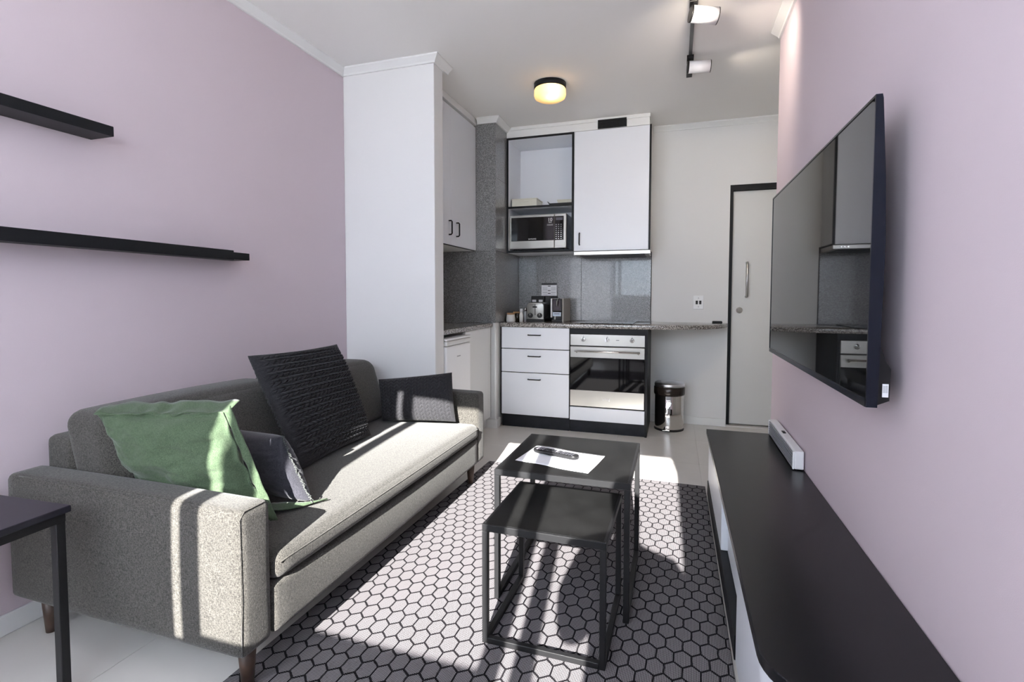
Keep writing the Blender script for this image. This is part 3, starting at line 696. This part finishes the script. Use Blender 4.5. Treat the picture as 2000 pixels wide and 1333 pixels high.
# console
cs = thing('media_console', 'long low console with black top and white fronts below the television', 'console', (.37, 2.05, 0))
KZ = .385; KX0, KY0, KY1 = .180, 1.040, 3.062; rad = .14
def rounded_plan(x0, y0, r, n=10):
    return [(x0 + r - r * math.cos(math.pi / 2 * k / n), y0 + r - r * math.sin(math.pi / 2 * k / n)) for k in range(n + 1)]
ptl = [(XR - .002, KY1), (KX0, KY1)] + rounded_plan(KX0, KY0, rad) + [(XR - .002, KY0)]
o = B().prism(ptl, KZ - .028, KZ, 'z', .002, 1).build('console_top', BLKLAM, cs); smooth_by_angle(o, 30)
ptb = [(XR - .004, 1.66), (KX0 + .014, 1.66)] + rounded_plan(KX0 + .014, KY0 + .055, rad) + [(XR - .004, KY0 + .055)]
o = B().prism(ptb, .012, KZ - .0285, 'z').build('end_panel', LAM, cs); smooth_by_angle(o, 30)
bx('carcass', BLACKE, cs, .250, XR - .004, 1.662, KY1 - .012, .092, KZ - .0285)
bx('base_board', BLACKE, cs, KX0 + .010, XR - .014, 1.662, KY1 - .006, .010, .090, .002, 1)
bx('base_board', BLACKE, cs, KX0 + .025, XR - .014, 1.10, 1.66, 0.0, .011)
bx('drawer', LAM, cs, KX0 + .014, .249, 2.215, KY1 - .012, .092, KZ - .030, .0015, 1)
bx('drawer', LAM, cs, KX0 + .040, .249, 1.668, 2.205, .092, KZ - .030, .0015, 1)
# slim slatted bar
sb = thing('sound_bar', 'slim white bar with grey ribbed front lying on the console top by the wall', 'speaker', (.52, 2.75, KZ))
SX0, SX1, SY0, SY1, SZ0, SZ1 = .497, .540, 2.44, 3.050, KZ + .0005, KZ + .085
bx('shell', WPLAST, sb, SX0 + .006, SX1, SY0, SY1, SZ0 + .004, SZ1, .005, 2)
for k in range(6): bx('rib', mat('grey_rib', (.30, .31, .33), .35), sb, SX0, SX0 + .0058, SY0 + .012, SY1 - .012, SZ0 + .006 + k * .0122, SZ0 + .013 + k * .0122, .001, 1)
bx('end_cap', WPLAST, sb, SX0 - .001, SX0 + .0058, SY0 + .001, SY0 + .0115, SZ0 + .004, SZ1 - .004, .001, 1)
bx('end_cap', WPLAST, sb, SX0 - .001, SX0 + .0058, SY1 - .0115, SY1 - .001, SZ0 + .004, SZ1 - .004, .001, 1)
bx('foot', BPLAST, sb, SX0 + .004, SX1 - .004, SY0 + .02, SY1 - .02, SZ0, SZ0 + .0038)
bx('button', BPLAST, sb, .512, .526, 2.745, 2.785, SZ1, SZ1 + .004, .001, 1)

# ------------------------------------------------------------------ rug
rp = [(-1.203, 3.224), (.186, 3.186), (.186, .55), (-1.262, .55)]
rg = B().prism(rp[::-1], 0.0003, .0078, 'z', .002, 1).build('rug', RUG, None, label='flat woven rug with black honeycomb lines on pale grey under the nesting tables', cat='rug')

# ------------------------------------------------------------------ nesting tables
def nest(lab, x0, x1, y0, y1, H_, rot, q=.020):
    t = thing('nesting_table', lab, 'table', ((x0 + x1) / 2, (y0 + y1) / 2, .008), 'black nesting tables on the rug')
    t.rotation_euler.z = R(rot)
    z0 = .008; fr_ = q * 1.2
    for xx in (x0, x1 - q):
        for yy in (y0, y1 - q): bx('leg', BLKMET, t, xx, xx + q, yy, yy + q, z0, H_ - .0235, .0015, 1)
    f = B()
    f.box(x0, x1, y0, y0 + q, H_ - .023, H_, .0015, 1); f.box(x0, x1, y1 - q, y1, H_ - .023, H_, .0015, 1); f.box(x0, x0 + q, y0 + q, y1 - q, H_ - .023, H_, .0015, 1); f.box(x1 - q, x1, y0 + q, y1 - q, H_ - .023, H_, .0015, 1)
    f.build('top_frame', BLKMET, t)
    bx('table_top', TABTOP, t, x0 + q * .45, x1 - q * .45, y0 + q * .45, y1 - q * .45, H_ - .010, H_ + .0004, .001, 1)
    return t
t1 = nest('taller black metal nesting table with paper and remote control on top', -.630, -.137, 1.741, 2.252, .5, 0)
bx('floor_rail', BLKMET, t1, -.630, -.610, 1.7615, 2.2315, .008, .028, .0015, 1); bx('floor_rail', BLKMET, t1, -.157, -.137, 1.7615, 2.2315, .008, .028, .0015, 1)
t2 = nest('shorter black metal nesting table slid partly under the taller one', -.582, -.182, 1.497, 1.902, .403, -.9, .019)
bx('floor_rail', BLKMET, t2, -.5625, -.2015, 1.497, 1.516, .008, .027, .0015, 1)
bx('floor_rail', BLKMET, t2, -.582, -.563, 1.5165, 1.8825, .008, .027, .0015, 1); bx('floor_rail', BLKMET, t2, -.201, -.182, 1.5165, 1.8825, .008, .027, .0015, 1)

# paper and remote
t = bmesh.new(); cor = [Vector((-.585, 1.858)), Vector((-.290, 1.792)), Vector((-.257, 2.011)), Vector((-.553, 2.075))]
n = 14; g = []
for lay in (0, 1):
    row = []
    for i in range(n + 1):
        r_ = []
        for j in range(n + 1):
            u_, v_ = i / n, j / n
            p = (cor[0] * (1 - u_) + cor[1] * u_) * (1 - v_) + (cor[3] * (1 - u_) + cor[2] * u_) * v_
            z = .5012 + .0022 * (1 - math.cos(u_ * 9 + v_)) * .5 * (abs(v_ - .5) * 2) ** 2 + lay * .0004
            r_.append(t.verts.new((p.x, p.y, z)))
        row.append(r_)
    g.append(row)
for lay in (0, 1):
    for i in range(n):
        for j in range(n):
            f = t.faces.new((g[lay][i][j], g[lay][i + 1][j], g[lay][i + 1][j + 1], g[lay][i][j + 1])); f.smooth = True
for i in range(n):
    for a, c in (((i, 0), (i + 1, 0)), ((i, n), (i + 1, n)), ((0, i), (0, i + 1)), ((n, i), (n, i + 1))):
        t.faces.new((g[0][a[0]][a[1]], g[0][c[0]][c[1]], g[1][c[0]][c[1]], g[1][a[0]][a[1]]))
b = B(); b.merge(t); b.build('paper_sheet', PAPER, None, label='slightly crinkled white paper sheet on the taller nesting table', cat='paper')
rm = thing('remote_control', 'black remote control lying on the white paper sheet', 'remote', (-.447, 1.962, .5045)); rm.rotation_euler.z = math.atan2(-.055, .19)
rc = Vector((-.447, 1.962)); L_, W_ = .202, .046
def stad(l, w_, n=10):
    r = w_ / 2; o_ = []
    for k in range(n + 1): a = -math.pi / 2 + math.pi * k / n; o_.append((rc.x + l / 2 - r + r * math.cos(a), rc.y + r * math.sin(a)))
    for k in range(n + 1): a = math.pi / 2 + math.pi * k / n; o_.append((rc.x - l / 2 + r + r * math.cos(a), rc.y + r * math.sin(a)))
    return o_
o = B().prism(stad(L_, W_), .5050, .5190, 'z', .004, 2).build('remote_body', BPLAST, rm); smooth_by_angle(o, 40)
keyw = mat('key_pale', (.34, .31, .35), .5); keyg = mat('key_grey', (.06, .06, .07), .5)
for i in range(14):
    for j in range(3):
        kx = rc.x - .078 + i * .012; ky = rc.y - .012 + j * .012
        if 9 <= i <= 10 and j == 1: continue
        bx('key', keyw if (i < 3 or (i in (7, 9) and j != 0)) else keyg, rm, kx - .0038, kx + .0038, ky - .0035, ky + .0035, .5191, .5204)
B().cyl((rc.x + .036, rc.y, .5191), (rc.x + .036, rc.y, .5202), .011, n=20).build('navigation_pad', keyg, rm)

# ------------------------------------------------------------------ sofa
sf = thing('sofa', 'grey tweed sofa with square arms and dark wooden legs against the pink wall', 'sofa', (-1.62, 1.98, 0))
AY0, AY1, BY0, BY1 = 1.058, 1.172, 2.798, 2.912; SFX = -1.118; SBX = -2.108
soft_box('armrest', SOFA, sf, SBX, SFX, AY0, AY1, .128, .550, .022, (.004, .006, .006), 16)
soft_box('armrest', SOFA, sf, SBX, SFX, BY0, BY1, .128, .556, .022, (.004, .006, .006), 16)
soft_box('base', SOFA, sf, -2.05, SFX + .004, AY1 + .001, BY0 - .001, .135, .285, .015, (.010, 0, 0), 16)
soft_box('back_frame', SOFA, sf, SBX + .002, -1.965, AY1 + .001, BY0 - .001, .286, .650, .025, (.0, 0, .004), 16)
def seatfn(p):
    # front edge overhangs softly
    p = p.copy()
    return p
soft_box('seat_cushion', SOFA, sf, -1.78, SFX + .014, AY1 + .004, BY0 - .004, .287, .378, .036, (.012, 0, .018), 26)
sp_ = []
for k in range(41):
    yy = AY1 + .035 + (BY0 - AY1 - .07) * k / 40; sp_.append((SFX + .0165 - .0006, yy, .392 + .004 * math.sin(k * .3)))
# seams along the seat cushion and arm faces
piping('seam', SOFA, sf, [(SFX + .0125 + .0095 * (1 - ((k - 20) / 20) ** 2), AY1 + .014 + (BY0 - AY1 - .028) * k / 40, .350 + .004 * (1 - ((k - 20) / 20) ** 2)) for k in range(41)], .0022)
for yy in (AY0 + .004, ):
    piping('seam', SOFA, sf, [(SFX - .006, AY0 + .004, .14), (SFX - .002, AY0 + .002, .30), (SFX - .004, AY0 + .004, .528), (SFX - .004, AY0 + .020, .545), (SFX - .004, AY1 - .02, .546), (SFX - .005, AY1 - .003, .53)], .0014)
    piping('seam', SOFA, sf, [(SFX - .03 - k * .05, AY0 + .008, .546) for k in range(19)], .0016)
def lean(x_top):
    def f(p):
        h = (p.z - .41) / .34
        return Vector((p.x - .10 * max(0, h) , p.y, p.z))
    return f
def back_cush(y0, y1):
    soft_box('back_cushion', SOFA, sf, -1.945, -1.715, y0, y1, .372, .738, .055, (.030, .006, .012), 20, fn=lean(0))
back_cush(AY1 - .028 + .03, 1.985); back_cush(1.988, BY0 - .012)
for (lx, ly, z0) in ((-1.165, 1.118, .0082), (-1.165, 2.800, .0082), (-2.005, 1.115, 0), (-2.005, 2.80, 0)):
    B().cyl((lx, ly, z0), (lx, ly, .134), .016, .026, n=24).build('leg', WOOD, sf)

# ------------------------------------------------------------------ cushions
def pillow(name, lab, m, TL, TR, BR, BL, thick, hfun=None, N=60, flange=0.0, wrinkle=0.0, pinch=.05, seed=0, flat=.45):
    TL, TR, BR, BL = map(Vector, (TL, TR, BR, BL)); nrm = (TR - TL + BR - BL).cross(TL - BL + TR - BR).normalized()
    c = (TL + TR + BR + BL) / 4; th = thing(name, lab, 'cushion', c)
    t = bmesh.new(); lay = {}
    for s in (1, -1):
        for i in range(N + 1):
            for j in range(N + 1):
                u_, v_ = -1 + 2 * i / N, -1 + 2 * j / N
                fu, fv = u_, v_
                border = (abs(u_) > 1 - 1e-9 or abs(v_) > 1 - 1e-9)
                # inset edges between corners
                uu = u_ * (1 - pinch * (1 - v_ * v_)); vv = v_ * (1 - pinch * (1 - u_ * u_))
                a, d = (uu + 1) / 2, (vv + 1) / 2
                p = (BL * (1 - a) + BR * a) * (1 - d) + (TL * (1 - a) + TR * a) * d
                fl_ = 1 - flange
                e = max(0.0, (1 - min(1, abs(u_) / fl_) ** 2.6)) * max(0.0, (1 - min(1, abs(v_) / fl_) ** 2.6))
                hgt = thick / 2 * e ** flat + .0015
                if wrinkle:
                    q = Vector((u_ * 1.6 + seed, v_ * 3.2, s * 2.0)); hgt += wrinkle * (noise.fractal(q, 1.0, 2.0, 4)) * min(1, e * 4 + .3)
                if hfun: hgt += hfun(u_, v_) * min(1, e * 5)
                off = 0
                if wrinkle and e < .02:
                    off = wrinkle * 1.0 * noise.noise(Vector((u_ * 3.5 + seed, v_ * 3.5, 0)))
                if border:
                    if s == -1: lay[(s, i, j)] = lay[(1, i, j)]; continue
                    hgt = 0
                lay[(s, i, j)] = t.verts.new(p + nrm * (s * hgt + off))
    for s in (1, -1):
        for i in range(N):
            for j in range(N):
                q = [lay[(s, i, j)], lay[(s, i + 1, j)], lay[(s, i + 1, j + 1)], lay[(s, i, j + 1)]]
                if s < 0: q = q[::-1]
                f = t.faces.new(q); f.smooth = True
    b = B(); b.merge(t); b.build('cover', m, th); return th, nrm
def knit(rows, cols, amp):
    def f(u_, v_):
        r = (v_ + 1) / 2 * rows; fr = r - math.floor(r) - .5
        s = (u_ + 1) / 2 * cols + abs(fr) * 1.5
        g = s - math.floor(s)
        st_ = min(1.0, 1.5 * math.sin(math.pi * g)) ** .8
        return amp * ((1 - (2 * abs(fr)) ** 2) ** .5 * (.25 + .75 * st_) * (1 - .75 * math.exp(-(fr / .06) ** 2)))
    return f
def knit_v(rows, cols, amp):
    k = knit(rows, cols, amp); return lambda u_, v_: k(v_, u_)
big, bn_ = pillow('knit_cushion', 'large square charcoal cable knit cushion leaning on the sofa back', KNIT, (-1.777, 1.745, .878), (-1.765, 2.340, .876), (-1.528, 2.300, .402), (-1.503, 1.748, .400), .115, knit(16, 20, .020), 260, pinch=.045)
sm_, _ = pillow('knit_cushion', 'small rectangular charcoal knit cushion beside the sofa armrest', KNIT, (-1.742, 2.712, .625), (-1.255, 2.735, .688), (-1.222, 2.715, .398), (-1.662, 2.625, .392), .12, knit_v(12, 13, .011), 170, pinch=.03)
gp, gn = pillow('green_pillow', 'sage green linen pillow with flanged edges propped behind the armrest', GREEN, (-1.790, 1.135, .762), (-1.375, 1.250, .768), (-1.250, 1.300, .405), (-1.690, 1.262, .398), .15, None, 80, flange=.07, wrinkle=.016, pinch=.03, seed=3)
vp, vn = pillow('velvet_cushion', 'small dark grey velvet cushion with fringed edge behind the green pillow', VELVET, (-1.665, 1.500, .628), (-1.350, 1.470, .633), (-1.236, 1.482, .402), (-1.535, 1.515, .398), .12, None, 60, wrinkle=.006, pinch=.03, seed=9)
# fringe along the open side of the velvet cushion
fb = B()
for k in range(34):
    f_ = k / 33; p = Vector((-1.350, 1.470, .633)).lerp(Vector((-1.236, 1.482, .402)), f_)
    p += Vector((-.010 * (1 - (2 * f_ - 1) ** 2), 0, 0)); dx = random.uniform(.008, .016)
    fb.tube([p, p + Vector((dx * .5, random.uniform(-.004, .004), .002)), p + Vector((dx, random.uniform(-.006, .006), -.004))], .0022, 5)
fb.build('fringe', fabric('fringe_grey', (.05, .055, .055), (.12, .13, .12), 400), vp)
def ribbon(name, p0, p1, d0, d1, wav, seed):
    p0, p1, d0, d1 = map(Vector, (p0, p1, d0, d1)); t = bmesh.new(); L1 = []
    n_ = 44
    for i in range(n_ + 1):
        f_ = i / n_; r_ = []
        for j in range(6):
            g_ = j / 5; p = p0.lerp(p1, f_) + d0.lerp(d1, f_) * g_
            p += Vector((0, wav * .6 * noise.noise(Vector((f_ * 7 + seed, g_, 0))), wav * noise.noise(Vector((f_ * 9, g_ * 1.5 + seed, 1)))))
            r_.append(t.verts.new(p))
        L1.append(r_)
    for i in range(n_):
        for j in range(5): f = t.faces.new((L1[i][j], L1[i + 1][j], L1[i + 1][j + 1], L1[i][j + 1])); f.smooth = True
    bmesh.ops.recalc_face_normals(t, faces=t.faces[:])
    bmesh.ops.solidify(t, geom=t.faces[:], thickness=.003)
    b = B(); b.merge(t); b.build(name, GREEN, gp)
ribbon('top_flange', (-1.785, 1.128, .757), (-1.375, 1.248, .764), (-.035, .075, .020), (-.005, .070, .022), .016, 2.0)
ribbon('side_flange', (-1.378, 1.252, .770), (-1.250, 1.302, .405), (.018, .010, .012), (.020, .015, .0), .010, 5.0)
# stitched line along the side flange of the pillow
TRg, BRg = Vector((-1.375, 1.265, .790)), Vector((-1.225, 1.235, .455))
# green hem corner spreading on the seat
t = bmesh.new(); rows_ = []
for i in range(13):
    r_ = []
    for j in range(7):
        u_, v_ = i / 12, j / 6
        x_ = -1.36 + .155 * u_; y_ = 1.33 + .05 * u_ + .15 * u_ * u_ + .10 * v_ * (1.05 - u_)
        z_ = .4035 - .010 * u_ * u_ + .006 * math.sin(u_ * 7 + v_ * 5) * (1 - u_ * .5) + .05 * max(0, .35 - u_) * (1 - v_)
        r_.append(t.verts.new((x_, y_, z_)))
    rows_.append(r_)
for i in range(12):
    for j in range(6): f = t.faces.new((rows_[i][j], rows_[i + 1][j], rows_[i + 1][j + 1], rows_[i][j + 1])); f.smooth = True
r_ = bmesh.ops.extrude_face_region(t, geom=t.faces[:])
for v_ in [e for e in r_['geom'] if isinstance(e, bmesh.types.BMVert)]: v_.co.z += .003
b = B(); b.merge(t); b.build('hem', GREEN, gp)

# ------------------------------------------------------------------ shelves
s1 = thing('floating_shelf', 'upper black floating shelf on the pink wall', 'shelf', (-2.07, .85, 1.72))
bx('board', BLACKE, s1, XL + .001, -2.008, .30, 1.375, 1.7345, 1.772, .002, 1)
s2 = thing('floating_shelf', 'lower long black floating shelf with stepped end on the pink wall', 'shelf', (-2.07, 1.2, 1.31))
bx('board', BLACKE, s2, XL + .001, -2.018, .30, 2.008, 1.316, 1.350, .0015, 1)
bx('front_lip', BLACKE, s2, -2.0175, -2.006, .30, 1.903, 1.312, 1.357, .0015, 1)

# side table at the near end of the sofa
sd_ = thing('side_table', 'black metal side table next to the sofa armrest', 'table', (-1.85, .72, 0))
sd_.rotation_euler.z = R(3)
bx('table_top', mat('side_table_top', (.012, .012, .020), .35), sd_, -2.085, -1.605, .46, .945, .530, .549, .003, 2)
for xx in (-2.075, -1.640):
    for yy in (.47, .912): bx('leg', BLKMET, sd_, xx, xx + .024, yy, yy + .024, 0, .5045, .0015, 1)
f = B(); f.box(-2.075, -1.616, .47, .494, .505, .5295); f.box(-2.075, -1.616, .912, .936, .505, .5295); f.box(-2.075, -2.051, .494, .912, .505, .5295); f.box(-1.640, -1.616, .494, .912, .505, .5295); f.build('top_frame', BLKMET, sd_)

# ------------------------------------------------------------------ behind the camera: added curtains and the photographer
ct = thing('curtain', 'unseen grey linen curtain added to cut the edge of the sun patch', 'curtain', (.49, YW + .06, 0))  # added blocker, slanted edge and wider foot shape the sun patch
t = bmesh.new(); NX, NZ = 40, 24; g = []
for layer in (0, 1):
    row = []
    for i in range(NX + 1):
        r_ = []
        for j in range(NZ + 1):
            z = .02 + (2.235 - .02) * j / NZ
            xl = .385 + (z - 1.45) / .785 * .148 if z > 1.45 else (.385 if z > 1.36 else .28)
            x_ = xl + (.545 - xl) * i / NX; y_ = YW + .055 + .022 * math.sin(i * .95) + layer * .003
            r_.append(t.verts.new((x_, y_, z)))
        row.append(r_)
    g.append(row)
for l in (0, 1):
    for i in range(NX):
        for j in range(NZ): f = t.faces.new((g[l][i][j], g[l][i + 1][j], g[l][i + 1][j + 1], g[l][i][j + 1])); f.smooth = True
for j in range(NZ):
    for i in (0, NX): t.faces.new((g[0][i][j], g[0][i][j + 1], g[1][i][j + 1], g[1][i][j]))
b = B(); b.merge(t); b.build('added_cloth', CURT, ct)

sc_ = thing('fill_sheer', 'unseen white sheer curtain added to spread soft fill light', 'curtain', (-1.62, YW + .05, 0))  # added diffuser, raises the soft light in the room
t = bmesh.new(); g = []
for i in range(81):
    x_ = -2.06 + .90 * i / 80; y_ = YW + .05 + .014 * math.sin(i * .8)
    g.append((t.verts.new((x_, y_, .02)), t.verts.new((x_, y_, 2.46))))
for a_, c_ in zip(g, g[1:]): f = t.faces.new((a_[0], c_[0], c_[1], a_[1])); f.smooth = True
b = B(); b.merge(t); b.build('added_cloth', SHEER, sc_)
B().cyl((-2.09, YW + .05, 2.47), (-1.13, YW + .05, 2.47), .010, n=12).build('curtain_rod', BLKMET, sc_)

def skin_mesh(name, verts, edges, radii, m, parent, root=0, sub=2):
    me = bpy.data.meshes.new(name); me.from_pydata(verts, edges, [])
    o = bpy.data.objects.new(name + '_tmp', me); COL.objects.link(o)
    o.modifiers.new('skin', 'SKIN'); s = o.modifiers.new('sub', 'SUBSURF'); s.levels = sub; s.render_levels = sub
    sv = me.skin_vertices[0].data
    for i, r in enumerate(radii): sv[i].radius = r if isinstance(r, tuple) else (r, r); sv[i].use_root = (i == root)
    dg = bpy.context.evaluated_depsgraph_get(); out = bpy.data.meshes.new_from_object(o.evaluated_get(dg)); bpy.data.objects.remove(o); bpy.data.meshes.remove(me)
    out.name = name; return link(name, out, m, parent, True)
PX, PY = .135, -.47
pe = thing('person', 'person in dark clothes standing with back to the window', 'person', (PX, PY, 0))
V, E_, RD = [], [], []
def chain(start, pts):
    idx = start
    for p, r in pts:
        V.append((PX + p[0], PY + p[1], p[2])); RD.append(r); k = len(V) - 1
        if idx is not None: E_.append((idx, k))
        idx = k
    return idx
pel = chain(None, [((0, 0, .93), (.155, .11))])
chest = chain(pel, [((0, 0, 1.08), (.145, .10)), ((0, 0, 1.24), (.165, .115)), ((0, 0, 1.36), (.13, .10))])
chain(chest, [((0, .005, 1.45), .055), ((0, .02, 1.52), .072), ((0, .022, 1.60), .088), ((0, .015, 1.67), .065)])
for s in (-1, 1):
    chain(chest, [((s * .165, 0, 1.36), .070), ((s * .215, -.01, 1.22), .062), ((s * .205, .02, 1.09), .050), ((s * .15, .14, 1.11), .042), ((s * .095, .235, 1.14), .028), ((s * .075, .285, 1.15), (.030, .020))])
    hand = len(V) - 1
    for f_ in range(4): chain(hand, [((s * .055, .315, 1.18 - f_ * .019), .0095), ((s * .035, .335, 1.18 - f_ * .019), .009), ((s * .018, .335, 1.178 - f_ * .018), .008)])
    chain(hand, [((s * .055, .285, 1.185), .011), ((s * .032, .295, 1.205), .0095)])
    chain(pel, [((s * .09, 0, .84), .095), ((s * .10, .01, .50), .062), ((s * .105, -.01, .28), .052), ((s * .105, -.02, .09), .042), ((s * .11, .09, .045), .040), ((s * .115, .15, .035), .030)])
skin_mesh('body', V, E_, RD, CLOTH, pe, 0, 2)
